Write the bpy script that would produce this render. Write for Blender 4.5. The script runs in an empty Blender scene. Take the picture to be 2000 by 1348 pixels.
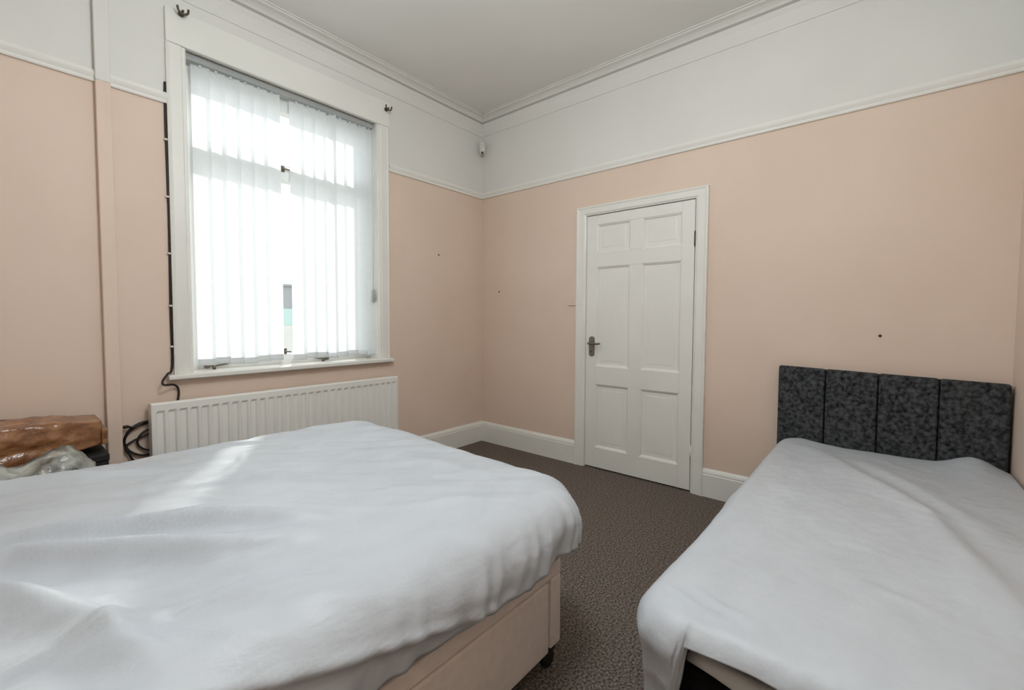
import bpy, bmesh, math, random
from mathutils import Vector, Matrix, noise
random.seed(7)
S = bpy.context.scene
C = S.collection

# ------------------------------------------------------------------ camera
CAM = Vector((-3.0526, -2.9426, 1.1783))
yaw, pitch, roll = 0.698409, -0.043202, 0.004714
F = Vector((math.cos(yaw)*math.cos(pitch), math.sin(yaw)*math.cos(pitch), math.sin(pitch)))
R0 = Vector((math.sin(yaw), -math.cos(yaw), 0)); U0 = R0.cross(F)
Rv = math.cos(roll)*R0 + math.sin(roll)*U0; Uv = -math.sin(roll)*R0 + math.cos(roll)*U0
cd = bpy.data.cameras.new('camera'); cam = bpy.data.objects.new('camera', cd); C.objects.link(cam)
cd.sensor_width = 36.0; cd.lens = 36.0*857.565/2000; cd.shift_y = -14/2000; cd.clip_start = 0.02
M = Matrix((Rv, Uv, -F)).transposed().to_4x4(); M.translation = CAM
cam.matrix_world = M
S.camera = cam

# ------------------------------------------------------------------ world, sun, exposure
SKY = 1.15
SUN = 2.9
FILL = 20.5  # glow strength of the added out-of-view fill globe
w = bpy.data.worlds.new('sky'); S.world = w; w.use_nodes = True
bg = w.node_tree.nodes['Background']
bg.inputs['Color'].default_value = (0.90, 0.95, 1.0, 1); bg.inputs['Strength'].default_value = SKY
sd = bpy.data.lights.new('sun', 'SUN'); so = bpy.data.objects.new('sun', sd); C.objects.link(so)
sd.energy = SUN; sd.angle = math.radians(4); sd.color = (1, 0.97, 0.93)
sdir = Vector((-0.537*0.82, -0.843*0.82, -0.57))
so.rotation_euler = sdir.to_track_quat('-Z', 'Y').to_euler(); so.location = (3, 4, 6)
S.view_settings.view_transform = 'Standard'; S.view_settings.look = 'None'
S.view_settings.gamma = 1; S.view_settings.use_curve_mapping = False
S.view_settings.exposure = 0.62
S.cycles.use_denoising = True
S.cycles.max_bounces = 6; S.cycles.diffuse_bounces = 4; S.cycles.adaptive_threshold = 0.035; S.cycles.transmission_bounces = 6
S.cycles.transparent_max_bounces = 12; S.cycles.sample_clamp_indirect = 6; S.cycles.caustics_reflective = False; S.cycles.caustics_refractive = False

# ------------------------------------------------------------------ materials
def srgb(r, g, b):
    f = lambda c: (c/255/12.92) if c/255 <= 0.04045 else ((c/255+0.055)/1.055)**2.4
    return (f(r), f(g), f(b), 1)
def mat(name, col, rough=0.6, metal=0.0, col2=None, nscale=4.0, bump=0.0, bscale=60.0, spec=0.5, detail=3, sheen=0.0, lo=0.35, hi=0.65, stretch=None):
    m = bpy.data.materials.new(name); m.use_nodes = True
    nt = m.node_tree; b = nt.nodes['Principled BSDF']
    b.inputs['Base Color'].default_value = col; b.inputs['Roughness'].default_value = rough
    b.inputs['Metallic'].default_value = metal; b.inputs['Specular IOR Level'].default_value = spec
    if sheen: b.inputs['Sheen Weight'].default_value = sheen
    tc = nt.nodes.new('ShaderNodeTexCoord'); src = tc.outputs['Object']
    if stretch:
        mp = nt.nodes.new('ShaderNodeMapping'); mp.inputs['Scale'].default_value = stretch
        nt.links.new(src, mp.inputs['Vector']); src = mp.outputs['Vector']
    if col2:
        n = nt.nodes.new('ShaderNodeTexNoise'); n.inputs['Scale'].default_value = nscale; n.inputs['Detail'].default_value = detail
        nt.links.new(src, n.inputs['Vector'])
        r = nt.nodes.new('ShaderNodeValToRGB'); r.color_ramp.elements[0].position = lo; r.color_ramp.elements[1].position = hi
        r.color_ramp.elements[0].color = col; r.color_ramp.elements[1].color = col2
        nt.links.new(n.outputs['Fac'], r.inputs['Fac']); nt.links.new(r.outputs['Color'], b.inputs['Base Color'])
    if bump:
        n2 = nt.nodes.new('ShaderNodeTexNoise'); n2.inputs['Scale'].default_value = bscale; n2.inputs['Detail'].default_value = 4
        nt.links.new(src, n2.inputs['Vector'])
        bp = nt.nodes.new('ShaderNodeBump'); bp.inputs['Strength'].default_value = bump; bp.inputs['Distance'].default_value = 0.01
        nt.links.new(n2.outputs['Fac'], bp.inputs['Height']); nt.links.new(bp.outputs['Normal'], b.inputs['Normal'])
    return m
PINK = mat('pink_paint', srgb(228, 206, 189), 0.7, col2=srgb(224, 201, 183), nscale=1.6, bump=0.05, bscale=25, spec=0.25)
WHITE_WALL = mat('white_wall_paint', srgb(226, 223, 217), 0.75, col2=srgb(222, 219, 213), nscale=1.5, bump=0.05, bscale=25, spec=0.25)
CEIL = mat('ceiling_paint', srgb(230, 228, 223), 0.8, col2=srgb(225, 223, 218), nscale=1.2, bump=0.04, bscale=20, spec=0.2)
GLOSS = mat('white_gloss_paint', srgb(234, 231, 224), 0.35, col2=srgb(230, 227, 220), nscale=3, spec=0.4)
RADW = mat('radiator_enamel', srgb(236, 233, 227), 0.35)
UPVC = mat('white_window_frame', srgb(235, 236, 234), 0.3)
CARPET = mat('brown_carpet', srgb(70, 61, 55), 0.95, col2=srgb(150, 137, 127), nscale=120, bump=0.6, bscale=240, spec=0.05, detail=9, lo=0.36, hi=0.68)
DUVET = mat('white_cotton', srgb(197, 201, 207), 0.45, col2=srgb(192, 196, 202), nscale=6, bump=0.45, bscale=11, spec=0.4, stretch=(1.0, 1.9, 1.9))
SHEET = mat('white_sheet', srgb(214, 214, 212), 0.7, bump=0.1, bscale=40, spec=0.2)
DIVAN = mat('beige_divan_fabric', srgb(238, 224, 215), 0.85, col2=srgb(232, 218, 209), nscale=40, bump=0.15, bscale=300, spec=0.1)
CHAR = mat('charcoal_chenille', srgb(20, 21, 22), 0.9, col2=srgb(90, 92, 93), nscale=55, bump=0.5, bscale=120, spec=0.15, detail=8, lo=0.30, hi=0.75)
BLACKF = mat('black_fabric', srgb(20, 20, 20), 0.9, col2=srgb(28, 28, 28), nscale=60, spec=0.1)
BLACK = mat('black_rubber', srgb(28, 23, 20), 0.5)
BLACKB = mat('black_box_board', srgb(24, 21, 20), 0.7, col2=srgb(34, 30, 28), nscale=12)
STEEL = mat('dull_steel', srgb(128, 122, 112), 0.4, metal=0.85)
BRONZE = mat('dark_metal', srgb(88, 82, 70), 0.45, metal=0.5)
PLASW = mat('white_plastic', srgb(216, 212, 202), 0.4)
PLASG = mat('grey_plastic', srgb(168, 170, 168), 0.4)
PAPER = mat('brown_wrap', srgb(122, 76, 44), 0.22, col2=srgb(178, 128, 88), nscale=14, bump=0.9, bscale=18, spec=0.7, lo=0.4, hi=0.75, stretch=(1.1, 1, 1.3))
BAG = mat('grey_plastic_bag', srgb(92, 90, 84), 0.28, col2=srgb(190, 190, 182), nscale=11, bump=0.4, bscale=30, spec=0.6, detail=5, lo=0.40, hi=0.66)
CONC = mat('outdoor_paving', srgb(190, 188, 182), 0.9, col2=srgb(170, 168, 162), nscale=3)
RENDER = mat('outdoor_render', srgb(226, 224, 218), 0.9, col2=srgb(216, 214, 208), nscale=2)
DGREY = mat('outdoor_grey', srgb(156, 158, 160), 0.6)
TEAL = mat('teal_board', srgb(186, 212, 206), 0.5)
HOLE = mat('dark_plug', srgb(60, 50, 44), 0.8)

def slat_material():
    m = bpy.data.materials.new('blind_fabric'); m.use_nodes = True; nt = m.node_tree; nt.nodes.clear()
    o = nt.nodes.new('ShaderNodeOutputMaterial'); mx = nt.nodes.new('ShaderNodeMixShader'); mx.inputs[0].default_value = 0.62
    d = nt.nodes.new('ShaderNodeBsdfDiffuse'); t = nt.nodes.new('ShaderNodeBsdfTranslucent')
    tc = nt.nodes.new('ShaderNodeTexCoord'); wv = nt.nodes.new('ShaderNodeTexNoise'); wv.inputs['Scale'].default_value = 40
    rp = nt.nodes.new('ShaderNodeValToRGB'); rp.color_ramp.elements[0].color = (0.86, 0.88, 0.89, 1); rp.color_ramp.elements[1].color = (0.92, 0.94, 0.95, 1)
    nt.links.new(tc.outputs['Object'], wv.inputs['Vector']); nt.links.new(wv.outputs['Fac'], rp.inputs['Fac'])
    nt.links.new(rp.outputs['Color'], d.inputs['Color']); nt.links.new(rp.outputs['Color'], t.inputs['Color'])
    nt.links.new(d.outputs[0], mx.inputs[1]); nt.links.new(t.outputs[0], mx.inputs[2]); nt.links.new(mx.outputs[0], o.inputs[0])
    return m
SLAT = slat_material()
SLATW = mat('slat_weight_fabric', srgb(214, 218, 220), 0.6)
def glass_material():
    m = bpy.data.materials.new('window_glass'); m.use_nodes = True; nt = m.node_tree; nt.nodes.clear()
    o = nt.nodes.new('ShaderNodeOutputMaterial'); mx = nt.nodes.new('ShaderNodeMixShader')
    mx.inputs[0].default_value = 0.05
    t = nt.nodes.new('ShaderNodeBsdfTransparent'); t.inputs['Color'].default_value = (0.96, 0.98, 0.97, 1)
    g = nt.nodes.new('ShaderNodeBsdfGlossy'); g.inputs['Roughness'].default_value = 0.03
    nt.links.new(t.outputs[0], mx.inputs[1]); nt.links.new(g.outputs[0], mx.inputs[2]); nt.links.new(mx.outputs[0], o.inputs[0])
    return m
GLASS = glass_material()
def emit_material(name, col, s):
    m = bpy.data.materials.new(name); m.use_nodes = True; nt = m.node_tree; b = nt.nodes['Principled BSDF']
    b.inputs['Base Color'].default_value = (0.9, 0.9, 0.88, 1); b.inputs['Emission Color'].default_value = col; b.inputs['Emission Strength'].default_value = s
    return m

# ------------------------------------------------------------------ helpers
def box(bm, x0, x1, y0, y1, z0, z1, mi=0):
    xs, ys, zs = sorted((x0, x1)), sorted((y0, y1)), sorted((z0, z1))
    v = [bm.verts.new((x, y, z)) for z in zs for y in ys for x in xs]
    fs = []
    for a in ((0, 2, 3, 1), (4, 5, 7, 6), (0, 1, 5, 4), (2, 6, 7, 3), (0, 4, 6, 2), (1, 3, 7, 5)):
        f = bm.faces.new([v[i] for i in a]); f.material_index = mi; fs.append(f)
    return v
def tube(bm, pts, r, n=8, caps=True):
    pts = [Vector(p) for p in pts]; rings = []
    up = Vector((0, 0, 1))
    prev = None
    for i, p in enumerate(pts):
        t = (pts[min(i+1, len(pts)-1)] - pts[max(i-1, 0)]).normalized()
        if prev is None:
            a = t.cross(up)
            if a.length < 0.1: a = t.cross(Vector((1, 0, 0)))
        else:
            a = prev - t*prev.dot(t)
            if a.length < 1e-4: a = t.cross(up)
        a.normalize(); prev = a; b = t.cross(a)
        rr = r[i] if isinstance(r, (list, tuple)) else r
        rings.append([bm.verts.new(p + rr*(math.cos(2*math.pi*k/n)*a + math.sin(2*math.pi*k/n)*b)) for k in range(n)])
    for i in range(len(rings)-1):
        for k in range(n):
            f = bm.faces.new((rings[i][k], rings[i][(k+1) % n], rings[i+1][(k+1) % n], rings[i+1][k])); f.smooth = True
    if caps:
        bm.faces.new(rings[0][::-1]); bm.faces.new(rings[-1])
def spline(pts, n=8):
    P = [Vector(p) for p in pts]; out = []
    for i in range(len(P)-1):
        a = P[max(i-1, 0)]; b = P[i]; c = P[i+1]; d = P[min(i+2, len(P)-1)]
        for k in range(n):
            t = k/n
            out.append(0.5*((2*b) + (c-a)*t + (2*a-5*b+4*c-d)*t*t + (3*b-a-3*c+d)*t**3))
    out.append(P[-1]); return out
def sweep(bm, prof, path_a, path_b, nrm, up=Vector((0, 0, 1)), mi=0):
    """closed profile of (out, up) pairs extruded straight from path_a to path_b; 'nrm' is the out direction"""
    A, B, N = Vector(path_a), Vector(path_b), Vector(nrm)
    ra = [bm.verts.new(A + N*o + up*u) for o, u in prof]; rb = [bm.verts.new(B + N*o + up*u) for o, u in prof]
    n = len(prof)
    for i in range(n):
        f = bm.faces.new((ra[i], ra[(i+1) % n], rb[(i+1) % n], rb[i])); f.material_index = mi
    bm.faces.new(ra[::-1]); bm.faces.new(rb)
def lathe(bm, prof, center, axis='z', n=16):
    c = Vector(center); rings = []
    for r, h in prof:
        ring = []
        for k in range(n):
            a = 2*math.pi*k/n; u, v = r*math.cos(a), r*math.sin(a)
            d = {'z': Vector((u, v, h)), 'x': Vector((h, u, v)), 'y': Vector((v, h, u))}[axis]
            ring.append(bm.verts.new(c+d))
        rings.append(ring)
    for i in range(len(rings)-1):
        for k in range(n):
            f = bm.faces.new((rings[i][k], rings[i][(k+1) % n], rings[i+1][(k+1) % n], rings[i+1][k])); f.smooth = True
    bm.faces.new(rings[0][::-1]); bm.faces.new(rings[-1])
def obj(name, bm, m, parent=None, bevel=0.0, seg=2, smooth=False):
    bmesh.ops.recalc_face_normals(bm, faces=bm.faces[:])
    me = bpy.data.meshes.new(name); bm.to_mesh(me); bm.free()
    for mm in (m if isinstance(m, (list, tuple)) else [m]): me.materials.append(mm)
    if smooth:
        for p in me.polygons: p.use_smooth = True
    o = bpy.data.objects.new(name, me); C.objects.link(o)
    if parent:
        o.parent = parent; o.matrix_parent_inverse = Matrix.Translation(-Vector(parent.location)) if parent.type == 'EMPTY' and parent.parent is None else Matrix.Identity(4)
        if parent.type == 'MESH': o.matrix_parent_inverse = Matrix.Identity(4)
    if bevel:
        md = o.modifiers.new('bevel', 'BEVEL'); md.width = bevel; md.segments = seg; md.limit_method = 'ANGLE'; md.angle_limit = math.radians(40)
    return o
def tag(o, label=None, cat=None, group=None, kind=None):
    if label: o['label'] = label
    if cat: o['category'] = cat
    if group: o['group'] = group
    if kind: o['kind'] = kind
    return o
def thing(name, loc, label=None, cat=None, group=None, kind=None):
    o = bpy.data.objects.new(name, None); C.objects.link(o); o.location = loc; o.empty_display_size = 0.1
    return tag(o, label, cat, group, kind)
def B(): return bmesh.new()
def boxobj(name, m, parent, *d, bevel=0.0, seg=2):
    bm = B(); box(bm, *d); return obj(name, bm, m, parent, bevel, seg)

# ------------------------------------------------------------------ room shell
XB, YB, H, ZR = -4.7, -3.42, 3.05, 2.315     # back wall x, side wall y, ceiling, paint line
WX0, WX1, WZ0, WZ1 = -2.325, -1.135, 0.845, 2.645   # window opening
def wallbox(bm, x0, x1, y0, y1, z0, z1):
    if z0 < ZR < z1:
        box(bm, x0, x1, y0, y1, z0, ZR, 0); box(bm, x0, x1, y0, y1, ZR, z1, 1)
    else: box(bm, x0, x1, y0, y1, z0, z1, 0 if z1 <= ZR else 1)
bm = B(); box(bm, XB-0.1, 0.3, YB-0.1, 0.3, -0.06, 0); tag(obj('floor', bm, CARPET), 'dark brown speckled carpet between the two beds', kind='structure')
bm = B(); box(bm, XB-0.1, 0.3, YB-0.1, 0.3, H, H+0.1); tag(obj('ceiling', bm, CEIL), 'plain white ceiling with moulded coving', kind='structure')
bm = B(); T = 0.30
wallbox(bm, XB, WX0, 0, T, 0, H); wallbox(bm, WX1, 0.3, 0, T, 0, H); wallbox(bm, WX0, WX1, 0, T, 0, WZ0); wallbox(bm, WX0, WX1, 0, T, WZ1+0.06, H)
tag(obj('wall_left', bm, [PINK, WHITE_WALL]), 'pink wall with white upper band around the window', kind='structure')
DY0, DY1, DZ = -1.980, -1.146, 1.987         # door opening
bm = B()
wallbox(bm, 0, 0.12, YB, DY0, 0, H); wallbox(bm, 0, 0.12, DY1, 0, 0, H); wallbox(bm, 0, 0.12, DY0, DY1, DZ, H); wallbox(bm, 0.12, 0.3, YB, 0, 0, H)
tag(obj('wall_right', bm, [PINK, WHITE_WALL]), 'pink wall with white upper band around the panelled door', kind='structure')
bm = B(); wallbox(bm, XB-0.1, XB, YB, 0.3, 0, H); tag(obj('wall_back', bm, [PINK, WHITE_WALL]), 'pink wall behind the camera', kind='structure')
bm = B(); wallbox(bm, XB-0.1, 0.3, YB-0.1, YB, 0, H); tag(obj('wall_side', bm, [PINK, WHITE_WALL]), 'pink wall beside the grey headboard', kind='structure')

corn = [(0, 0), (0.006, 0.0), (0.008, 0.006), (0.009, 0.050), (0.014, 0.080), (0.026, 0.100), (0.028, 0.105), (0.008, 0.108), (0.008, 0.121), (0.032, 0.124), (0.044, 0.136), (0.062, 0.146), (0.082, 0.150), (0.090, 0.151), (0.092, 0.158), (0.106, 0.158), (0.106, 0.164), (0, 0.164)]
rail = [(0, 0), (0.012, 0.0), (0.015, 0.006), (0.014, 0.016), (0.020, 0.026), (0.024, 0.036), (0.022, 0.046), (0.012, 0.050), (0.010, 0.058), (0, 0.060)]
skirt = [(0, 0), (0.020, 0), (0.020, 0.148), (0.016, 0.153), (0.018, 0.160), (0.014, 0.172), (0.006, 0.184), (0, 0.188)]
def trim(name, prof, segs, m, label):
    bm = B()
    for a, b, n in segs: sweep(bm, prof, a, b, n)
    return tag(obj(name, bm, m), label, kind='structure')
zc = H-0.164
trim('trim_1', corn, [((XB, 0, zc), (0, 0, zc), (0, -1, 0))], WHITE_WALL, 'white ceiling coving above the window')
trim('trim_2', corn, [((0, 0, zc), (0, YB, zc), (-1, 0, 0))], WHITE_WALL, 'white ceiling coving above the door wall')
trim('trim_3', corn, [((XB, YB, zc), (0, YB, zc), (0, 1, 0)), ((XB, 0, zc), (XB, YB, zc), (1, 0, 0))], WHITE_WALL, 'white ceiling coving behind the camera')
trim('trim_4', rail, [((XB, 0, ZR-0.006), (-2.412, 0, ZR-0.006), (0, -1, 0))], GLOSS, 'white picture rail left of the window')
trim('trim_5', rail, [((-1.042, 0, ZR-0.006), (0, 0, ZR-0.006), (0, -1, 0))], GLOSS, 'white picture rail between window and corner')
trim('trim_6', rail, [((0, 0, ZR-0.006), (0, YB, ZR-0.006), (-1, 0, 0))], GLOSS, 'white picture rail above the door')
trim('trim_7', rail, [((XB, YB, ZR-0.006), (0, YB, ZR-0.006), (0, 1, 0)), ((XB, 0, ZR-0.006), (XB, YB, ZR-0.006), (1, 0, 0))], GLOSS, 'white picture rail behind the camera')
trim('baseboard_left', skirt, [((XB, 0, 0), (0, 0, 0), (0, -1, 0))], GLOSS, 'white skirting board under the window')
trim('baseboard_right', skirt, [((0, 0, 0), (0, -1.070, 0), (-1, 0, 0)), ((0, -2.060, 0), (0, YB, 0), (-1, 0, 0))], GLOSS, 'white skirting board either side of the door')
trim('baseboard_side', skirt, [((XB, YB, 0), (0, YB, 0), (0, 1, 0)), ((XB, 0, 0), (XB, YB, 0), (1, 0, 0))], GLOSS, 'white skirting board behind the camera')
# boxed-in pipe run left of the window, painted with the wall
bm = B(); box(bm, -2.692, -2.636, -0.036, 0, 0, ZR, 0); box(bm, -2.692, -2.636, -0.036, 0, ZR, H, 1)
tag(obj('trim_8', bm, [PINK, WHITE_WALL], bevel=0.004), 'narrow vertical boxing painted pink and white left of the window', kind='structure')

# ------------------------------------------------------------------ window
win = thing('window_1', (-1.73, 0, WZ0), 'tall white framed window behind vertical blind', kind='structure')
AX0, AX1 = -2.412, -1.042
arch = [(0, 0), (0, 0.088), (0.020, 0.088), (0.024, 0.080), (0.020, 0.070), (0.020, 0.022), (0.014, 0.016), (0.014, 0.004), (0.008, 0)]
def vsweep(bm, prof, x_in, sgn, z0, z1):
    """vertical architrave on the window wall: profile (out, away from opening)"""
    ra = [bm.verts.new((x_in+sgn*u, -o, z0)) for o, u in prof]; rb = [bm.verts.new((x_in+sgn*u, -o, z1)) for o, u in prof]
    n = len(prof)
    for i in range(n): bm.faces.new((ra[i], ra[(i+1) % n], rb[(i+1) % n], rb[i]))
    bm.faces.new(ra[::-1]); bm.faces.new(rb)
bm = B(); vsweep(bm, arch, WX0, -1, 0.868, 2.632); obj('architrave', bm, GLOSS, win)
bm = B(); vsweep(bm, arch, WX1, 1, 0.868, 2.632); obj('architrave', bm, GLOSS, win)
boxobj('head_board', GLOSS, win, AX0, AX1, -0.022, 0.0, 2.634, 2.815, bevel=0.004)
bm = B(); box(bm, WX0, WX1, 0, 0.10, WZ1, WZ1+0.06); obj('soffit', bm, GLOSS, win)
for a, b in ((WX0-0.001, WX0+0.004), (WX1-0.004, WX1+0.001)): boxobj('reveal_lining', GLOSS, win, a, b, -0.001, 0.125, 0.868, WZ1)
boxobj('sill', GLOSS, win, -2.445, -1.030, -0.055, 0.12, 0.842, 0.868, bevel=0.006, seg=3)
FY0, FY1 = 0.125, 0.185
bx = lambda n, *d: boxobj(n, UPVC, win, *d, bevel=0.004)
bx('frame_stile', WX0, WX0+0.06, FY0, FY1, 0.868, WZ1+0.06); bx('frame_stile', WX1-0.06, WX1, FY0, FY1, 0.868, WZ1+0.06)
bx('frame_head', WX0+0.06, WX1-0.06, FY0, FY1, 2.53, WZ1+0.06); bx('frame_sill', WX0+0.06, WX1-0.06, FY0, FY1, 0.868, 0.935)
bx('transom', WX0+0.06, WX1-0.06, FY0-0.01, FY1, 2.085, 2.185)
boxobj('pane', GLASS, win, WX0+0.06, WX1-0.06, 0.152, 0.156, 0.935, 2.085); boxobj('pane', GLASS, win, WX0+0.06, WX1-0.06, 0.152, 0.156, 2.185, 2.53)
# window fittings
def fitting(name, x, z, length):
    bm = B(); box(bm, x-0.012, x+0.012, FY0-0.012, FY0+0.002, z-0.02, z+0.02); tube(bm, [(x, FY0-0.012, z), (x, FY0-0.03, z), (x+length, FY0-0.034, z-0.004)], 0.006)
    return obj(name, bm, STEEL, win, 0.001)
fitting('window_handle', -1.775, 2.16, 0.05); fitting('window_handle', -1.78, 0.955, 0.03)
for x0, x1 in ((-2.23, -2.06), (-1.50, -1.62)):
    x1 = x0+(x1-x0)*0.7
    bm = B(); tube(bm, spline([(x0, 0.105, 0.895), (x0+(x1-x0)*0.3, 0.10, 0.89), (x1, 0.105, 0.900)], 6), 0.006)
    lathe(bm, [(0.0, -0.016), (0.012, -0.016), (0.016, 0.0), (0.012, 0.016), (0.0, 0.016)], (x0, 0.10, 0.892), 'y')
    lathe(bm, [(0.009, -0.024), (0.009, 0.0)], (x0+(x1-x0)*0.3, 0.10, 0.892), 'z'); obj('casement_stay', bm, STEEL, win)

# ------------------------------------------------------------------ outdoors
bm = B(); box(bm, -9, 8, 0.3, 12, -0.5, -0.4); tag(obj('ground', bm, CONC), 'pale paving outside the window', kind='structure')
bm = B(); box(bm, -6, 7, 9.6, 9.8, -0.4, 0.95); tag(obj('yard_wall', bm, RENDER, None, 0.01), 'low white rendered wall across the yard outside the window', kind='structure')
hs = thing('garden_shed', (2.05, 9.2, -0.4), 'small grey and pale teal shed in the yard seen through the missing slat', 'shed')
boxobj('shed_wall', DGREY, hs, 1.80, 2.30, 9.0, 9.5, 1.42, 2.0, bevel=0.01); boxobj('shed_boards', TEAL, hs, 1.80, 2.30, 8.99, 9.5, 0.98, 1.42, bevel=0.01); boxobj('shed_base', RENDER, hs, 1.80, 2.30, 8.98, 9.5, -0.4, 0.98, bevel=0.01); boxobj('shed_roof', DGREY, hs, 1.75, 2.35, 8.93, 9.57, 2.0, 2.06, bevel=0.01)
ps = thing('yard_post', (3.3, 9.1, -0.4), 'thin grey post in the yard seen through the narrow blind gap', 'post')
bm = B(); tube(bm, [(3.3, 9.1, -0.4), (3.3, 9.1, 3.0)], 0.06, 12); obj('post_shaft', bm, DGREY, ps); bm = B(); lathe(bm, [(0.075, 0), (0.075, 0.05), (0.02, 0.09)], (3.3, 9.1, 3.0), 'z', 12); obj('post_cap', bm, DGREY, ps)

# ------------------------------------------------------------------ vertical blind
bl = thing('vertical_blind', (-1.73, 0.05, 2.6), 'white fabric vertical blind with one slat missing in the window', 'blind')
boxobj('headrail', PLASG, bl, WX0+0.012, WX1-0.005, 0.038, 0.078, 2.605, 2.643, bevel=0.003)
pitch_s, x0s = 0.0765, -2.240
for i in range(15):
    x = x0s + i*pitch_s
    if i == 6: continue
    ang = math.radians(-14 + 4*math.sin(i*2.3) + (-14 if i >= 12 else 0) + (-34 if i == 10 else 0))
    W2 = 0.0445; zb = 0.902 + 0.006*math.sin(i*1.7)
    def slat_mesh(z0, z1, t, half, rows):
        bm = B(); ca, sa = math.cos(ang), math.sin(ang); cols = 5; vs = []
        for r in range(rows+1):
            z = z0+(z1-z0)*r/rows; row = []
            for k in range(cols):
                u = (k/(cols-1)*2-1)*half; bow = 0.004*(1-(u/half)**2)
                sway = 0.003*math.sin(z*2.1+i*1.3)
                row.append(bm.verts.new((x+u*ca-(bow+sway)*sa, 0.058+u*sa+(bow+sway)*ca, z)))
            vs.append(row)
        for r in range(rows):
            for k in range(cols-1):
                f = bm.faces.new((vs[r][k], vs[r][k+1], vs[r+1][k+1], vs[r+1][k])); f.smooth = True
        return bm
    so_ = obj('slat', slat_mesh(zb, 2.598, 0, W2, 8), SLAT, bl)
    wo = obj('slat_weight', slat_mesh(zb-0.004, zb+0.034, 0, W2-0.002, 1), SLATW, so_)
    wo.matrix_parent_inverse = so_.matrix_world.inverted() @ Matrix.Identity(4); wo.parent = so_; wo.matrix_parent_inverse = Matrix.Identity(4)
    md = wo.modifiers.new('thick', 'SOLIDIFY'); md.thickness = 0.005; md.offset = 0
    bm = B(); box(bm, x-0.006, x+0.006, 0.054, 0.062, 2.592, 2.608); obj('slat_hanger', bm, SLATW, bl)
bm = B(); tube(bm, [(-1.158, 0.03, 2.61), (-1.158, 0.028, 1.9), (-1.158, 0.03, 1.40)], 0.002, 6); obj('pull_cord', bm, PLASW, bl)
bm = B(); lathe(bm, [(0.004, 0.10), (0.012, 0.09), (0.013, 0.01), (0.008, 0.0)], (-1.158, 0.03, 1.30), 'z', 12); obj('cord_weight', bm, PLASG, bl)

# ------------------------------------------------------------------ curtain brackets
for bxx, bz, lb in ((-2.342, 2.80, 'small dark curtain pole bracket above the left corner of the window'), (-1.072, 2.757, 'small dark curtain pole bracket above the right corner of the window')):
    t = thing('curtain_bracket', (bxx, -0.022, bz), lb, 'bracket', 'curtain brackets above the window')
    bm = B(); lathe(bm, [(0.001, 0.0), (0.014, 0.0), (0.014, -0.005), (0.008, -0.009)], (bxx, -0.022, bz), 'y', 14); obj('wall_plate', bm, BRONZE, t)
    bm = B(); tube(bm, [(bxx, -0.024, bz), (bxx, -0.05, bz-0.002), (bxx, -0.062, bz+0.0)], 0.006, 8); obj('arm', bm, BRONZE, t)
    bm = B(); tube(bm, spline([(bxx-0.024, -0.062, bz+0.016), (bxx-0.02, -0.062, bz-0.006), (bxx, -0.062, bz-0.018), (bxx+0.02, -0.062, bz-0.006), (bxx+0.024, -0.062, bz+0.016)], 4), 0.0055, 8); obj('pole_cup', bm, BRONZE, t)

# ------------------------------------------------------------------ radiator
rd = thing('radiator', (-1.78, -0.1, 0.13), 'white ribbed panel radiator on the wall under the window', 'radiator')
RX0, RX1, RZ0, RZ1, RYF = -2.53, -1.035, 0.135, 0.732, -0.100
bm = B(); NF = 30; pw = (RX1-RX0-0.02)/NF
xs = [(RX0, 0)]; 
for i in range(NF):
    b = RX0+0.01+i*pw
    xs += [(b+pw*0.10, 0), (b+pw*0.26, 1), (b+pw*0.74, 1), (b+pw*0.90, 0)]
xs.append((RX1, 0))
zs = [(RZ0, 0), (RZ0+0.03, 0), (RZ0+0.045, 1), (RZ1-0.052, 1), (RZ1-0.038, 0), (RZ1-0.006, 0)]
g = [[bm.verts.new((x, RYF + 0.010*dx*dz, z)) for x, dx in xs] for z, dz in zs]
g.append([bm.verts.new((x, RYF+0.006, RZ1)) for x, dx in xs]); g.append([bm.verts.new((x, RYF+0.016, RZ1)) for x, dx in xs]); g.append([bm.verts.new((x, RYF+0.018, RZ0)) for x, dx in xs])
for r in range(len(g)-1):
    for k in range(len(xs)-1): bm.faces.new((g[r][k], g[r][k+1], g[r+1][k+1], g[r+1][k]))
obj('front_panel', bm, RADW, rd)
boxobj('back_panel', RADW, rd, RX0+0.004, RX1-0.004, -0.042, -0.030, RZ0, RZ1-0.004, bevel=0.003)
for a, b in ((RX0-0.003, RX0+0.002), (RX1-0.002, RX1+0.003)): boxobj('side_panel', RADW, rd, a, b, RYF, -0.030, RZ0+0.01, RZ1, bevel=0.0015)
bm = B()
for k in range(120):
    xx = RX0+0.012+k*(RX1-RX0-0.024)/119; box(bm, xx-0.0015, xx+0.0015, -0.082, -0.044, RZ1-0.02, RZ1-0.006)
obj('top_grille', bm, RADW, rd)
for xx in (-2.3, -1.27): boxobj('wall_bracket', STEEL, rd, xx-0.02, xx+0.02, -0.032, -0.002, 0.25, 0.62)
for xx, sg in ((RX0, -1), (RX1, 1)):
    bm = B(); tube(bm, [(xx, -0.065, 0.165), (xx+sg*0.05, -0.065, 0.165)], 0.011, 10); tube(bm, [(xx+sg*0.05, -0.065, 0.20), (xx+sg*0.05, -0.065, 0.0)], 0.009, 10)
    lathe(bm, [(0.016, 0), (0.018, 0.01), (0.018, 0.045), (0.012, 0.055)], (xx+sg*0.05, -0.065, 0.185), 'z', 12); obj('valve', bm, PLASW, rd)

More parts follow.
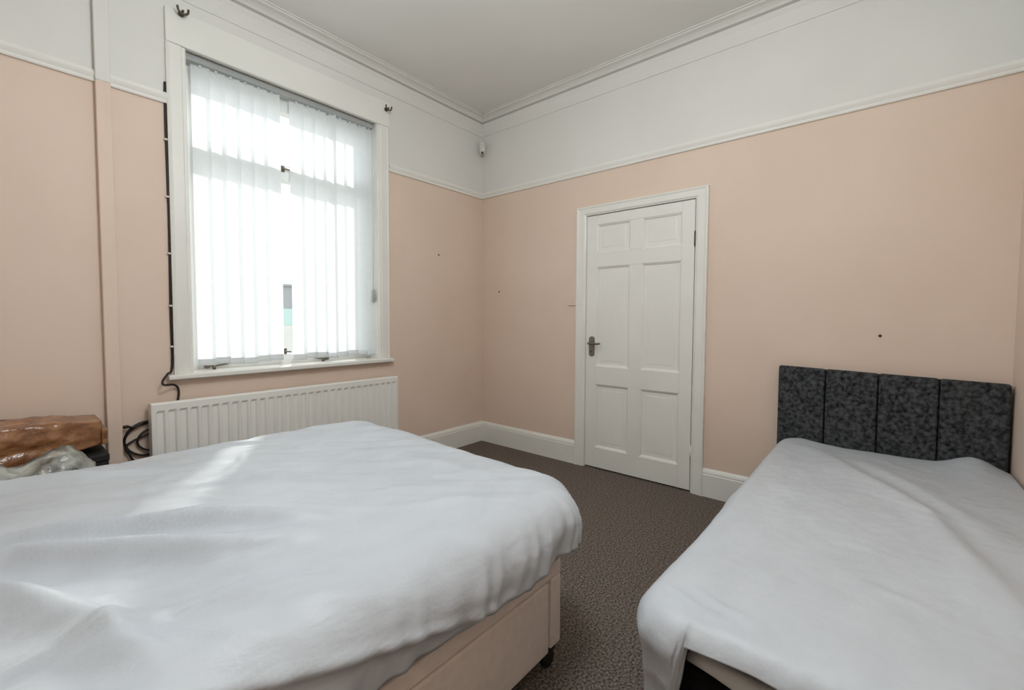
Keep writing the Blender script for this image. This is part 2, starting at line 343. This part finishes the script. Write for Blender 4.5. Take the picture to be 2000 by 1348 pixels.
# ------------------------------------------------------------------ cables
cb = thing('cable', (-2.42, -0.01, 0.75), 'black cable clipped down the left side of the window frame', 'cable')
bm = B(); tube(bm, spline([(-2.417, -0.007, 2.42), (-2.419, -0.008, 2.2), (-2.416, -0.008, 1.7), (-2.420, -0.008, 1.2), (-2.421, -0.008, 0.915), (-2.448, -0.035, 0.875), (-2.474, -0.058, 0.842), (-2.470, -0.066, 0.822), (-2.430, -0.045, 0.818), (-2.404, -0.02, 0.80), (-2.396, -0.014, 0.765), (-2.405, -0.014, 0.70), (-2.42, -0.014, 0.6)], 8), 0.0055, 8); obj('cord', bm, BLACK, cb)
for z in (2.36, 2.12, 1.82, 1.52, 1.24, 1.02): boxobj('cable_clip', PLASW, cb, -2.4285, -2.4125, -0.0165, 0.0, z-0.005, z+0.005, bevel=0.002)
cc = thing('cable_coil', (-2.56, -0.02, 0.5), 'loose coil of black cable hanging beside the left end of the radiator', 'cable')
pts = []
loops = [(-2.535, 0.545, 0.092, 0.088), (-2.530, 0.540, 0.098, 0.084), (-2.500, 0.535, 0.078, 0.060)]
for q, (lx_, lz_, la, lb_) in enumerate(loops):
    for k in range(10):
        a = math.radians(70+k*36+q*12)
        pts.append((lx_+la*math.cos(a), -0.008-0.003*((q*3+k) % 3)-0.0035*q, lz_+lb_*math.sin(a)))
pts += [(-2.615, -0.020, 0.53), (-2.605, -0.022, 0.46), (-2.580, -0.022, 0.40), (-2.57, -0.026, 0.22), (-2.57, -0.026, 0.192)]
bm = B(); tube(bm, spline(pts, 5), 0.0050, 8); obj('cord', bm, BLACK, cc)
bm = B(); tube(bm, [(-2.62, -0.030, 0.622), (-2.59, -0.026, 0.612), (-2.56, -0.022, 0.625), (-2.542, -0.018, 0.632)], 0.0062, 8); lathe(bm, [(0.003, -0.012), (0.008, -0.010), (0.008, 0.010), (0.003, 0.012)], (-2.622, -0.030, 0.622), 'x', 10); obj('cable_end', bm, BLACK, cc)

# ------------------------------------------------------------------ door
dr = thing('door_1', (0, -1.56, 0), 'white six panel door with lever handle', kind='structure')
y0, y1 = -1.973, -1.152
def dbox(name, ya, yb, za, zb, xa=-0.004, xb=0.034, bev=0.0025): return boxobj(name, GLOSS, dr, xa, xb, ya, yb, za, zb, bevel=bev)
sl, ml, mr, sr = -1.240, -1.512, -1.606, -1.888
dbox('stile', sl, y1, 0.010, 1.981); dbox('stile', y0, sr, 0.010, 1.981)
rails = [(0.010, 0.170), (0.668, 0.812), (1.582, 1.690), (1.908, 1.981)]
for a, b in rails: dbox('rail', sr, sl, a, b)
for (a, b), (c, d) in zip(rails[:-1], rails[1:]):
    dbox('muntin', mr, ml, b, c)
    for ya, yb in ((sr, mr), (ml, sl)):
        # panel: recessed field with a sloped moulding all round
        bm = B(); lev = [(0.0, -0.002), (0.010, 0.004), (0.014, 0.011), (0.040, 0.011), (0.046, 0.009)]; rings = []
        for ins, x in lev:
            rings.append([bm.verts.new((x, yy, zz)) for yy, zz in ((ya+ins, b+ins), (yb-ins, b+ins), (yb-ins, c-ins), (ya+ins, c-ins))])
        for p, q in zip(rings[:-1], rings[1:]):
            for k in range(4): bm.faces.new((p[k], p[(k+1) % 4], q[(k+1) % 4], q[k]))
        bm.faces.new(rings[-1]); rb = [bm.verts.new((0.030, v.co.y, v.co.z)) for v in rings[0]]
        for k in range(4): bm.faces.new((rings[0][k], rings[0][(k+1) % 4], rb[(k+1) % 4], rb[k]))
        bm.faces.new(rb); obj('panel', bm, GLOSS, dr)
# lining and architrave
for ya, yb in ((DY0, DY0+0.004), (DY1-0.003, DY1)): boxobj('door_lining', GLOSS, dr, 0.0, 0.12, ya, yb, 0, DZ)
boxobj('door_lining', GLOSS, dr, 0.0, 0.12, DY0, DY1, DZ-0.001, DZ)
dar = [(0, 0), (0, 0.080), (0.026, 0.080), (0.028, 0.074), (0.026, 0.066), (0.022, 0.060), (0.020, 0.016), (0.015, 0.010), (0.010, 0)]
def dsweep(bm, y_in, sgn, z0, z1, dz):
    ra = [bm.verts.new((-o, y_in+sgn*u, z0)) for o, u in dar]; rb = [bm.verts.new((-o, y_in+sgn*u, z1+u*dz)) for o, u in dar]
    n = len(dar)
    for i in range(n): bm.faces.new((ra[i], ra[(i+1) % n], rb[(i+1) % n], rb[i]))
    bm.faces.new(ra[::-1]); bm.faces.new(rb)
zt = 1.986
bm = B(); dsweep(bm, DY1, 1, 0, zt, 0.85); obj('architrave', bm, GLOSS, dr)
bm = B(); dsweep(bm, DY0, -1, 0, zt, 0.85); obj('architrave', bm, GLOSS, dr)
bm = B(); n = len(dar)
ra = [bm.verts.new((-o, DY1+u, zt+u*0.85)) for o, u in dar]; rb = [bm.verts.new((-o, DY0-u, zt+u*0.85)) for o, u in dar]
for i in range(n): bm.faces.new((ra[i], ra[(i+1) % n], rb[(i+1) % n], rb[i]))
bm.faces.new(ra[::-1]); bm.faces.new(rb); obj('architrave', bm, GLOSS, dr)
for z in (1.72, 0.27):
    bm = B(); tube(bm, [(-0.008, y0-0.003, z-0.045), (-0.008, y0-0.003, z+0.045)], 0.006, 10)
    for k in (-0.049, 0.049): lathe(bm, [(0.0045, -0.004), (0.0045, 0.004)], (-0.008, y0-0.003, z+k), 'z', 8)
    tag(obj('hinge', bm, BRONZE if z > 1 else GLOSS, dr), 'dark metal hinge' if z > 1 else 'hinge painted white')
hy = -1.204
bm = B(); prof = []
for k in range(24):
    a = 2*math.pi*k/24; yy = 0.026*math.cos(a); zz = 0.058*(1 if math.sin(a) >= 0 else -1)+0.021*math.sin(a)
    prof.append((yy, zz))
fa = [bm.verts.new((-0.004, hy+p, 0.965+q)) for p, q in prof]; fb = [bm.verts.new((-0.012, hy+p*0.85, 0.965+q*0.97)) for p, q in prof]
for k in range(24): bm.faces.new((fa[k], fa[(k+1) % 24], fb[(k+1) % 24], fb[k]))
bm.faces.new(fb); bm.faces.new(fa[::-1])
hd = obj('door_handle', bm, STEEL, dr)
bm = B(); lathe(bm, [(0.012, 0.0), (0.012, -0.008), (0.008, -0.016), (0.008, -0.045)], (-0.012, hy, 0.990), 'x', 14)
tube(bm, spline([(-0.052, hy+0.008, 0.990), (-0.054, hy-0.02, 0.991), (-0.052, hy-0.06, 0.988), (-0.050, hy-0.095, 0.991)], 5), [0.009]*6+[0.008]*6+[0.007]*4, 10)
lv = obj('lever', bm, STEEL, hd); lv.matrix_parent_inverse = Matrix.Identity(4)
bm = B(); lathe(bm, [(0.006, 0.0), (0.006, -0.002)], (-0.012, hy, 0.925), 'x', 12); kh = obj('keyhole', bm, BLACK, hd); kh.matrix_parent_inverse = Matrix.Identity(4)

# ------------------------------------------------------------------ small wall fittings
ls = thing('light_switch', (0, -1.026, 1.325), 'pale painted light switch on the wall beside the door frame', 'switch')
boxobj('switch_plate', PINK, ls, -0.010, 0.0, -1.062, -0.982, 1.288, 1.368, bevel=0.003); boxobj('rocker', PINK, ls, -0.014, -0.009, -1.033, -1.011, 1.312, 1.344, bevel=0.002)
ms = thing('motion_sensor', (-0.04, -0.04, 2.72), 'small white motion sensor high in the corner of the room', 'sensor')
def rot45(o): return o
bm = B(); cen = Vector((-0.066, -0.066, 2.752)); dxy = Vector((-0.7071, -0.7071, 0)); sxy = Vector((0.7071, -0.7071, 0))
rows = []
for k in range(9):
    tt = k/8; z = -0.052+0.104*tt; half = 0.029*(0.72+0.28*min(1, tt*2.2)); dep = 0.024+0.012*math.sin(tt*math.pi)
    rows.append([bm.verts.new(cen+Vector((0, 0, z))+sxy*(u*half)+dxy*d) for u, d in ((-1, -0.022), (-1, dep*0.4), (-0.6, dep*0.9), (0, dep), (0.6, dep*0.9), (1, dep*0.4), (1, -0.022))])
for a, b in zip(rows[:-1], rows[1:]):
    for k in range(7): bm.faces.new((a[k], a[(k+1) % 7], b[(k+1) % 7], b[k]))
bm.faces.new(rows[0][::-1]); bm.faces.new(rows[-1]); obj('sensor_body', bm, PLASW, ms, 0.003)
bm = B(); tube(bm, [cen+dxy*(-0.020)+Vector((0, 0, 0.052)), cen+Vector((0.045, 0.045, 0.066)), (-0.002, -0.002, cen.z+0.066)], 0.010, 8); obj('sensor_bracket', bm, BRONZE, ms)
bm = B()
for k in range(5):
    p = cen+dxy*0.033+Vector((0, 0, -0.034)); 
lathe(bm, [(0.002, -0.012), (0.011, -0.009), (0.011, 0.006), (0.004, 0.010)], cen+dxy*0.024+Vector((0, 0, -0.046)), 'z', 12); obj('sensor_lens', bm, BRONZE, ms)
for nm, p, ax, lb in (('wall_plug', (0, -0.222, 1.429), 'x', 'tiny dark wall plug near the room corner on the door wall'), ('wall_plug', (0, -2.941, 1.097), 'x', 'tiny dark wall plug above the grey headboard'), ('wall_plug', (-0.538, 0, 1.727), 'y', 'tiny wall plug on the pink wall right of the window')):
    bm = B(); d = -0.004; lathe(bm, [(0.0075, 0.0005), (0.0065, d), (0.003, d*1.4)], p, ax, 12); tag(obj(nm, bm, HOLE if ax == 'x' else BRONZE), lb, 'plug', 'wall plugs')

# ------------------------------------------------------------------ cloth
def nz(x, y, z=0.0): return noise.noise(Vector((x, y, z)))
def ridge_field(gain, ridges):
    def f(x, y):
        tot = 0.0
        for pts, amp, wd, skew in ridges:
            if abs(x-pts[len(pts)//2][0]) > 0.75 or abs(y-pts[len(pts)//2][1]) > 0.75: continue
            best = 1e9; side = 0; tt = 0; L = len(pts)-1
            for i in range(L):
                ax, ay = pts[i]; bx_, by_ = pts[i+1]; dx, dy = bx_-ax, by_-ay; l2 = dx*dx+dy*dy
                u = max(0, min(1, ((x-ax)*dx+(y-ay)*dy)/l2)); qx, qy = x-ax-u*dx, y-ay-u*dy; d = math.hypot(qx, qy)
                if d < best: best = d; side = 1 if (dx*qy-dy*qx) > 0 else -1; tt = (i+u)/L
            if best < wd*4:
                ww = wd*(1+skew*side)
                tot += gain*amp*math.exp(-(math.sqrt(best*best+4e-5)/ww)**1.6)*(0.25+0.75*math.sin(math.pi*min(1, max(0, tt)))**0.6)
        return tot
    return f
def make_duvet(name, core, rc, R, Ls, ztop, topf, foldf, Lfun, res, m, clamp=None, thick=0.014):
    x0, x1, y0, y1 = core; Lx0, Lx1, Ly0, Ly1 = Ls
    cx, cy, hx, hy_ = (x0+x1)/2, (y0+y1)/2, (x1-x0)/2, (y1-y0)/2
    nx = int((x1-x0+Lx0+Lx1)/res); ny = int((y1-y0+Ly0+Ly1)/res)
    verts = []
    for j in range(ny+1):
        t = y0-Ly0+(y1-y0+Ly0+Ly1)*j/ny
        for i in range(nx+1):
            s = x0-Lx0+(x1-x0+Lx0+Lx1)*i/nx
            px, py = s-cx, t-cy; sx, sy = (1 if px >= 0 else -1), (1 if py >= 0 else -1)
            qx, qy = abs(px)-hx+rc, abs(py)-hy_+rc
            lx = Lx1 if sx > 0 else Lx0; ly = Ly1 if sy > 0 else Ly0
            if qx > 0 and qy > 0:
                ln = math.hypot(qx, qy); e = ln-rc; gx, gy = qx/ln, qy/ln
                em = min((rc+lx)/max(gx, 1e-6), (rc+ly)/max(gy, 1e-6))-rc
            elif qx > qy: e = qx-rc; gx, gy = 1, 0; em = lx
            else: e = qy-rc; gx, gy = 0, 1; em = ly
            if e <= 0 or em <= 1e-5:
                verts.append((s, t, ztop+topf(s, t))); continue
            bx_, by_ = s-e*gx*sx, t-e*gy*sy
            LL = Lfun(bx_, by_, gx*sx, gy*sy, lx*gx*gx+ly*gy*gy)
            e2 = e/em*LL
            th = e2/R
            if th < math.pi/2: h, dp = R*math.sin(th), R*(1-math.cos(th))
            else: h, dp = R-0.06*(e2-R*math.pi/2), R+(e2-R*math.pi/2)
            f = foldf(bx_+gx*sx*R, by_+gy*sy*R, e2, dp)
            fade = math.exp(-dp/0.06)
            X, Y = bx_+gx*sx*(h+f), by_+gy*sy*(h+f)
            Z = ztop+topf(bx_+gx*sx*min(e2, R), by_+gy*sy*min(e2, R))*fade-dp
            verts.append((X, Y, Z))
    if clamp: verts = [clamp(*v) for v in verts]
    faces = [(j*(nx+1)+i, j*(nx+1)+i+1, (j+1)*(nx+1)+i+1, (j+1)*(nx+1)+i) for j in range(ny) for i in range(nx)]
    me = bpy.data.meshes.new(name); me.from_pydata(verts, [], faces); me.materials.append(m)
    for p in me.polygons: p.use_smooth = True
    o = bpy.data.objects.new(name, me); C.objects.link(o)
    md = o.modifiers.new('thick', 'SOLIDIFY'); md.thickness = thick; md.offset = -1
    return o

# ------------------------------------------------------------------ double divan bed by the window
db = thing('divan_bed', (-2.82, -1.42, 0), 'beige fabric divan bed with side drawers under the window', 'bed')
BX0, BX1, BY0, BY1, BZ0, BZ1 = -3.78, -1.832, -2.140, -0.70, 0.085, 0.375
bm = B(); box(bm, BX0, BX1, BY0+0.012, BY1, BZ0, BZ1); obj('base', bm, DIVAN, db, 0.012, 3)
# side face: frame strips around two recessed drawers
for a, b, c, d in ((BX0, BX1, 0.322, BZ1), (-1.890, BX1, BZ0, 0.322), (-2.79, -2.73, BZ0, 0.322), (BX0, -3.72, BZ0, 0.322)): boxobj('side_panel', DIVAN, db, a, b, BY0, BY0+0.02, c, d, bevel=0.006)
for a, b in ((-2.725, -1.896), (-3.715, -2.795)): boxobj('drawer', DIVAN, db, a, b, BY0+0.003, BY0+0.018, 0.075, 0.314, bevel=0.006)
for cx_, cy_ in ((-1.868, -2.108), (-1.90, -0.78), (-3.70, -2.07), (-3.70, -0.78)):
    bm = B(); lathe(bm, [(0.012, -0.011), (0.028, -0.011), (0.030, -0.006), (0.030, 0.006), (0.028, 0.011), (0.012, 0.011)], (cx_, cy_, 0.031), 'y', 18); ca = obj('caster_wheel', bm, BLACK, db)
    bm = B(); tube(bm, [(cx_+0.012, cy_, 0.09), (cx_+0.012, cy_, 0.055), (cx_, cy_, 0.034)], 0.010, 8); box(bm, cx_-0.02, cx_+0.025, cy_-0.018, cy_+0.018, 0.058, 0.07); fk = obj('caster_fork', bm, BLACK, ca); fk.matrix_parent_inverse = Matrix.Identity(4)
bm = B(); box(bm, -3.76, -1.80, -2.12, -0.70, 0.376, 0.575); obj('mattress', bm, SHEET, db, 0.05, 4)

rd1 = ridge_field(2.3, [
    ([(-3.30, -1.30), (-3.03, -1.43), (-2.815, -1.60), (-2.654, -1.715), (-2.442, -1.88)], 0.020, 0.026, 0.35),
    ([(-2.95, -1.44), (-2.863, -1.49), (-2.605, -1.70), (-2.345, -1.88), (-2.1, -2.02)], 0.014, 0.028, -0.3),
    ([(-3.2, -1.46), (-3.03, -1.53), (-2.909, -1.66), (-2.72, -1.82), (-2.546, -1.91)], 0.024, 0.038, 0.3),
    ([(-3.20, -1.50), (-3.055, -1.68), (-2.951, -1.90), (-2.90, -2.05)], 0.020, 0.040, -0.2),
    ([(-3.15, -1.95), (-3.027, -1.94), (-2.912, -1.95), (-2.761, -1.98), (-2.60, -2.06)], 0.010, 0.018, 0.3),
    ([(-2.66, -1.33), (-2.53, -1.36), (-2.40, -1.46), (-2.24, -1.58)], 0.007, 0.020, 0.2),
    ([(-2.50, -1.15), (-2.268, -1.25), (-2.10, -1.34), (-1.94, -1.42)], 0.006, 0.018, 0.2),
    ([(-2.35, -1.00), (-2.2, -1.08), (-2.03, -1.15)], 0.007, 0.015, 0.2),
    ([(-2.25, -0.82), (-2.12, -0.90), (-1.98, -0.93)], 0.007, 0.014, 0.2),
    ([(-2.10, -0.98), (-1.98, -1.06), (-1.86, -1.10)], 0.006, 0.014, -0.2),
    ([(-2.33, -1.38), (-2.15, -1.46), (-1.98, -1.60)], 0.005, 0.014, -0.2),
    ([(-2.40, -1.70), (-2.2, -1.78), (-2.0, -1.90)], 0.006, 0.022, -0.2),
    ([(-3.2, -0.75), (-3.0, -0.80), (-2.85, -0.90), (-2.7, -0.98)], 0.012, 0.03, -0.3),
    ([(-2.55, -0.76), (-2.40, -0.80), (-2.25, -0.88)], 0.008, 0.018, 0.2),
    ([(-2.0, -1.5), (-1.95, -1.7), (-1.92, -1.95)], 0.006, 0.04, 0.2),
])
rc_ = random.Random(21); creases = []
for q in range(46):
    x_, y_ = rc_.uniform(-3.1, -1.85), rc_.uniform(-2.05, -0.75); a_ = math.radians(rc_.choice((-38, -38, -30, -50, 60))+rc_.uniform(-14, 14)); l_ = rc_.uniform(0.07, 0.20)
    dx_, dy_ = l_*math.cos(a_), l_*math.sin(a_); bn = rc_.uniform(-0.03, 0.03)
    creases.append(([(x_-dx_, y_-dy_), (x_-bn*math.sin(a_), y_+bn*math.cos(a_)), (x_+dx_, y_+dy_)], rc_.uniform(0.0025, 0.0060)*rc_.choice((1, 1, -0.8)), rc_.uniform(0.010, 0.020), rc_.uniform(-0.3, 0.3)))
rd1b = ridge_field(1.0, creases)
def top1(x, y):
    z = 0.022*nz(x*1.3+3.1, y*1.3) + 0.008*nz(x*3.1, y*4.3, 2.0)
    # long soft creases running along the bed plus fine crumple
    u = x*0.62+y*0.78; v = -x*0.78+y*0.62
    z += 0.0105*nz(u*11.0, v*2.6, 5.0) + 0.0050*nz(u*24.0, v*6.0, 9.0) + 0.0009*nz(x*24, y*24, 1.0)
    # sags towards the corner near the carpet, puffy in the middle
    z += 0.020*math.exp(-((x+2.6)/0.9)**2-((y+1.4)/0.5)**2)
    return z + rd1(x, y) + rd1b(x, y)
def fold1(bx_, by_, e, dp):
    p = bx_+by_
    k = min(1.0, dp/0.16)
    hemline = 0.0
    if by_ < -2.12 and bx_ < -2.15:
        dl = 0.07+(bx_+2.72)*0.255; fd = min(1.0, (-2.15-bx_)/0.15)
        hemline = fd*(0.010*math.exp(-((dp-dl)/0.012)**2)-0.018/(1+math.exp(-(dp-dl-0.012)/0.006)))
    near = math.exp(-((bx_+1.80)/0.45)**2)*math.exp(-((by_+2.15)/0.35)**2)
    a = 0.014+0.030*near
    return hemline + k*a*(0.6*nz(p*9.0, 1.7)+0.9*nz(p*20.0+e*6, 4.2)) + 0.010*k*nz(bx_*8, by_*8, e*12) + 0.014*math.sin(min(1, e/0.25)*math.pi)*near + 0.018*near*k*(1-3*abs(nz(p*11.0+e*4, 8.8)))
def L1(bx_, by_, gx, gy, L):
    L = L - 0.016*nz(bx_*12, by_*12, 3.3) - 0.008*nz(bx_*2.2, by_*2.2, 7.1)
    return L
dv = make_duvet('duvet', (-3.80, -1.815, -2.060, -0.760), 0.11, 0.145, (0.10, 0.285, 0.285, 0.30), 0.622, top1, fold1, L1, 0.0100, DUVET)
tag(dv, 'rumpled white duvet spread over the divan bed near the window', 'duvet', 'white duvets')

# ------------------------------------------------------------------ single bed against the door wall
sb = thing('single_bed', (-1.08, -2.95, 0), 'single bed with charcoal upholstered headboard against the door wall', 'bed')
bm = B(); box(bm, -2.08, -0.10, -3.39, -2.60, 0.05, 0.41); obj('base', bm, BLACKF, sb, 0.015, 3)
bm = B(); box(bm, -2.07, -0.12, -3.385, -2.60, 0.39, 0.448); obj('mattress', bm, BLACKF, sb, 0.02, 3)
for cx_, cy_ in ((-2.0, -2.58), (-2.0, -3.33), (-0.2, -2.58), (-0.2, -3.33)):
    bm = B(); lathe(bm, [(0.018, 0), (0.022, 0.01), (0.022, 0.05)], (cx_, cy_, 0), 'z', 12); obj('foot', bm, BLACK, sb)
hb = thing('headboard', (0, 0, 0)); hb.parent = sb; hb.matrix_parent_inverse = Matrix.Translation(-sb.location)
tilt = -0.026
def hz(y): return (y+2.955)*(-tilt)
bm = B(); v = box(bm, -0.055, -0.022, -3.408, -2.492, 0.30, 0.895)
for q in v: q.co.z += hz(q.co.y)
bk = obj('headboard_back', bm, CHAR); bk.parent = hb; bk.matrix_parent_inverse = Matrix.Identity(4)
bm.free() if False else None
eds = [-2.490, -2.716, -2.942, -3.172, -3.410]
for a, b in zip(eds[:-1], eds[1:]):
    bm = B(); v = box(bm, -0.085, -0.050, b+0.002, a-0.002, 0.30, 0.902)
    for q in v: q.co.z += hz(q.co.y)
    pn = obj('headboard_panel', bm, CHAR, None, 0.012, 4); pn.parent = hb; pn.matrix_parent_inverse = Matrix.Identity(4)
for yy in (-2.7, -3.2):
    bm = B(); box(bm, -0.03, -0.001, yy-0.03, yy+0.03, 0.03, 0.6); st = obj('strut', bm, BLACKF); st.parent = hb; st.matrix_parent_inverse = Matrix.Identity(4)

rd2 = ridge_field(0.9, [
    ([(-0.25, -2.70), (-0.66, -2.87), (-1.0, -3.08), (-1.42, -3.17), (-1.75, -3.24)], 0.028, 0.06, -0.35),
    ([(-0.40, -2.90), (-0.69, -3.05), (-0.9, -3.16), (-1.2, -3.25)], 0.016, 0.05, 0.3),
    ([(-0.98, -3.00), (-1.03, -3.08), (-1.03, -3.16)], 0.006, 0.02, 0.3),
    ([(-2.02, -2.58), (-2.05, -2.63), (-2.07, -2.72)], 0.015, 0.012, 0.2),
    ([(-1.98, -2.62), (-2.02, -2.68), (-2.04, -2.76)], 0.014, 0.012, 0.2),
    ([(-1.7, -2.95), (-1.72, -3.05)], 0.008, 0.02, 0.2),
])
def top2(x, y):
    z = 0.010*nz(x*1.6+9, y*1.6) + 0.004*nz(x*4, y*4, 3.0) + 0.0012*nz(x*28, y*28, 3.0)
    u = x*0.85+y*0.5; v = -x*0.5+y*0.85
    z += 0.003*nz(u*5, v*14, 6.0)
    hd_ = math.exp(-((x+0.05)/0.30)**2)
    z += hd_*(0.022*math.exp(-((y+2.60)/0.12)**2) + 0.050*math.exp(-((y+3.29)/0.085)**2) - 0.008)
    z += 0.030*math.exp(-((x+1.3)/0.8)**2)*math.exp(-((y+2.9)/0.35)**2)
    z += 0.030*math.exp(-((x+2.1)/0.35)**2)
    return z + rd2(x, y)
def fold2(bx_, by_, e, dp):
    p = bx_+by_; k = min(1.0, dp/0.12)
    tuck = -0.016*max(0.0, min(1.0, (dp-0.05)/0.05)) if bx_ < -1.9 else 0.0
    return k*(0.016*nz(p*8.0, 2.7)+0.010*nz(p*19.0, 6.2)) + 0.016*k*nz(bx_*5, by_*5, e*17) + tuck 
def L2(bx_, by_, gx, gy, L):
    # the side hangs long, the foot end is only just covered except at the corner flap
    side = 0.30-0.03*nz(bx_*3, 1.0)
    foot = 0.060+0.008*nz(by_*6, 2.0)
    a = max(0.0, min(1.0, (by_+2.645)/0.035)) if gx < 0 else 1.0
    if gy < 0: return L
    if gx > 0.5: return L
    return foot*(1-a)+side*a if gx < -0.3 else side
def clamp2(x, y, z): return (min(x, -0.088), max(y, -3.412+0.002*nz(x*5, z*5)), z)
dv2 = make_duvet('duvet', (-2.085, -0.105, -3.400, -2.560), 0.06, 0.060, (0.30, 0.012, 0.02, 0.30), 0.497, top2, fold2, L2, 0.0120, DUVET, clamp2)
tag(dv2, 'smooth white duvet spread over the single bed below the headboard', 'duvet', 'white duvets')
# sheet edge peeping out below the duvet at the foot end
bm = B(); rows = []
for k in range(25):
    yy = -2.64-k*0.030; dr_ = 0.035+0.03*min(1, k/7)+0.006*nz(yy*9, 1)
    xo = -2.095-0.012*nz(yy*7, 5)
    rows.append([bm.verts.new((xo+0.04, yy, 0.452)), bm.verts.new((xo+0.012, yy, 0.450)), bm.verts.new((xo+0.004, yy, 0.444)), bm.verts.new((xo-0.002, yy, 0.470-dr_)), bm.verts.new((xo+0.004, yy, 0.466-dr_))])
for a, b in zip(rows[:-1], rows[1:]):
    for k in range(4): bm.faces.new((a[k], a[k+1], b[k+1], b[k]))
sh = obj('sheet_edge', bm, SHEET, sb, smooth=True); md = sh.modifiers.new('thick', 'SOLIDIFY'); md.thickness = 0.003

# ------------------------------------------------------------------ clutter left of the window
sx = thing('storage_box', (-3.15, -0.17, 0), 'black box standing on the floor under the brown wrapped parcel', 'box')
boxobj('box_body', BLACKB, sx, -3.55, -2.722, -0.29, -0.045, 0.0, 0.53, bevel=0.006); boxobj('box_lid', BLACKB, sx, -3.56, -2.719, -0.295, -0.040, 0.53, 0.564, bevel=0.006)
pc = thing('wrapped_parcel', (-3.1, -0.25, 0.57), 'long brown parcel in crumpled shiny wrapping on the black box', 'parcel')
bm = B(); N = 90; Mr = 64; rows = []
for i in range(N+1):
    t = i/N; x = -2.738-0.80*t
    yf = -0.262-0.20*t; yb = -0.055-0.02*t; zb_ = 0.604-0.038*min(1, t*2.2); zt_ = 0.708+0.034*min(1, t*2.2)
    row = []
    for k in range(Mr):
        a = k/Mr*4; sgm = int(a); f = a-sgm
        if sgm == 0: y, z = yf, zb_+(zt_-zb_)*f
        elif sgm == 1: y, z = yf+(yb-yf)*f, zt_
        elif sgm == 2: y, z = yb, zt_+(zb_-zt_)*f
        else: y, z = yb+(yf-yb)*f, zb_
        cr = 0.010*nz(x*9, y*9+z*4, z*9)+0.008*nz(x*5+z*14, z*16, 3)+0.005*abs(nz(x*22+z*20, z*26, 7))
        cr += 0.016*(0.35-abs(nz(x*7+z*9, z*12-x*4, 11)))+0.010*(0.3-abs(nz(x*15-z*22, z*18+x*6, 21)))
        cr *= min(1, t*5+0.1)
        if sgm == 0: cr -= 0.016*min(1, max(0, (t-0.15)*4))*math.exp(-((z-zb_-0.062+0.02*t)/0.007)**2)
        if sgm == 0: y -= cr
        elif sgm == 1: z += max(cr, -0.004)
        row.append(bm.verts.new((x, y, z)))
    rows.append(row)
for a, b in zip(rows[:-1], rows[1:]):
    for k in range(Mr): f = bm.faces.new((a[k], a[(k+1) % Mr], b[(k+1) % Mr], b[k])); f.smooth = True
bm.faces.new(rows[0][::-1]); bm.faces.new(rows[-1]); obj('parcel_body', bm, PAPER, pc)
boxobj('end_flap', PAPER, pc, -2.742, -2.720, -0.272, -0.06, 0.603, 0.672, bevel=0.004)
bgb = B(); NU, NV = 120, 64; rows = []
for j in range(NV+1):
    th = math.pi*j/NV
    row = []
    for i in range(NU):
        a = 2*math.pi*i/NU
        ex = lambda c, p: (abs(c)**p)*(1 if c >= 0 else -1)
        X = -3.07+0.305*ex(math.cos(a), 0.7)*ex(math.sin(th), 0.55); Y = -0.46+0.135*ex(math.sin(a), 0.7)*ex(math.sin(th), 0.55); Z = 0.314+0.312*ex(math.cos(th), 0.6)
        d = 0.024*nz(X*6, Y*6, Z*6)+0.034*(0.3-abs(nz(X*12, Y*12, Z*12+4)))+0.020*(0.3-abs(nz(X*25, Y*25, Z*25)))+0.006*nz(X*60, Y*60, Z*60)
        dirv = Vector((math.cos(a)*math.sin(th), math.sin(a)*math.sin(th)*0.5, math.cos(th)))
        p = Vector((X, Y, Z))+dirv*d*(1 if Z > 0.1 else 0.2); p.z = max(p.z, 0.002); p.y = min(p.y, -0.312)
        if p.z > 0.50: p.y = min(p.y, -0.262-0.20*max(0, (-2.738-p.x)/0.80)-0.035)
        if Z > 0.4: p.z += 0.042*math.exp(-((p.x+2.86)/0.08)**2)-0.035*math.exp(-((p.x+3.00)/0.05)**2)
        row.append(bgb.verts.new(p))
    rows.append(row)
for a, b in zip(rows[:-1], rows[1:]):
    for k in range(NU): f = bgb.faces.new((a[k], a[(k+1) % NU], b[(k+1) % NU], b[k])); f.smooth = True
bmesh.ops.remove_doubles(bgb, verts=bgb.verts[:], dist=0.0005)
tag(obj('plastic_bag', bgb, BAG), 'crumpled grey plastic bag wedged between the window wall clutter and bed', 'bag')

# ------------------------------------------------------------------ added fill lamp, unseen above the frame, brightens the room
LP = Vector((-2.3, -2.2, 2.5))
pl = thing('fill_lamp', LP, 'round glowing globe added out of view as fill light for the room', 'fill lamp')
bm = B(); bmesh.ops.create_icosphere(bm, subdivisions=2, radius=0.24, matrix=Matrix.Translation(LP)); obj('fill_globe', bm, emit_material('fill_glow', (0.87, 0.955, 1.0, 1), FILL), pl, smooth=True)
bm = B(); tube(bm, [LP+Vector((0, 0, 0.23)), LP+Vector((0, 0, 0.5))], 0.005, 8); obj('fill_lamp_cord', bm, PLASW, pl)
bm = B(); lathe(bm, [(0.02, -0.04), (0.045, -0.02), (0.05, 0.0)], (LP.x, LP.y, H), 'z', 16); obj('fill_lamp_rose', bm, PLASW, pl)
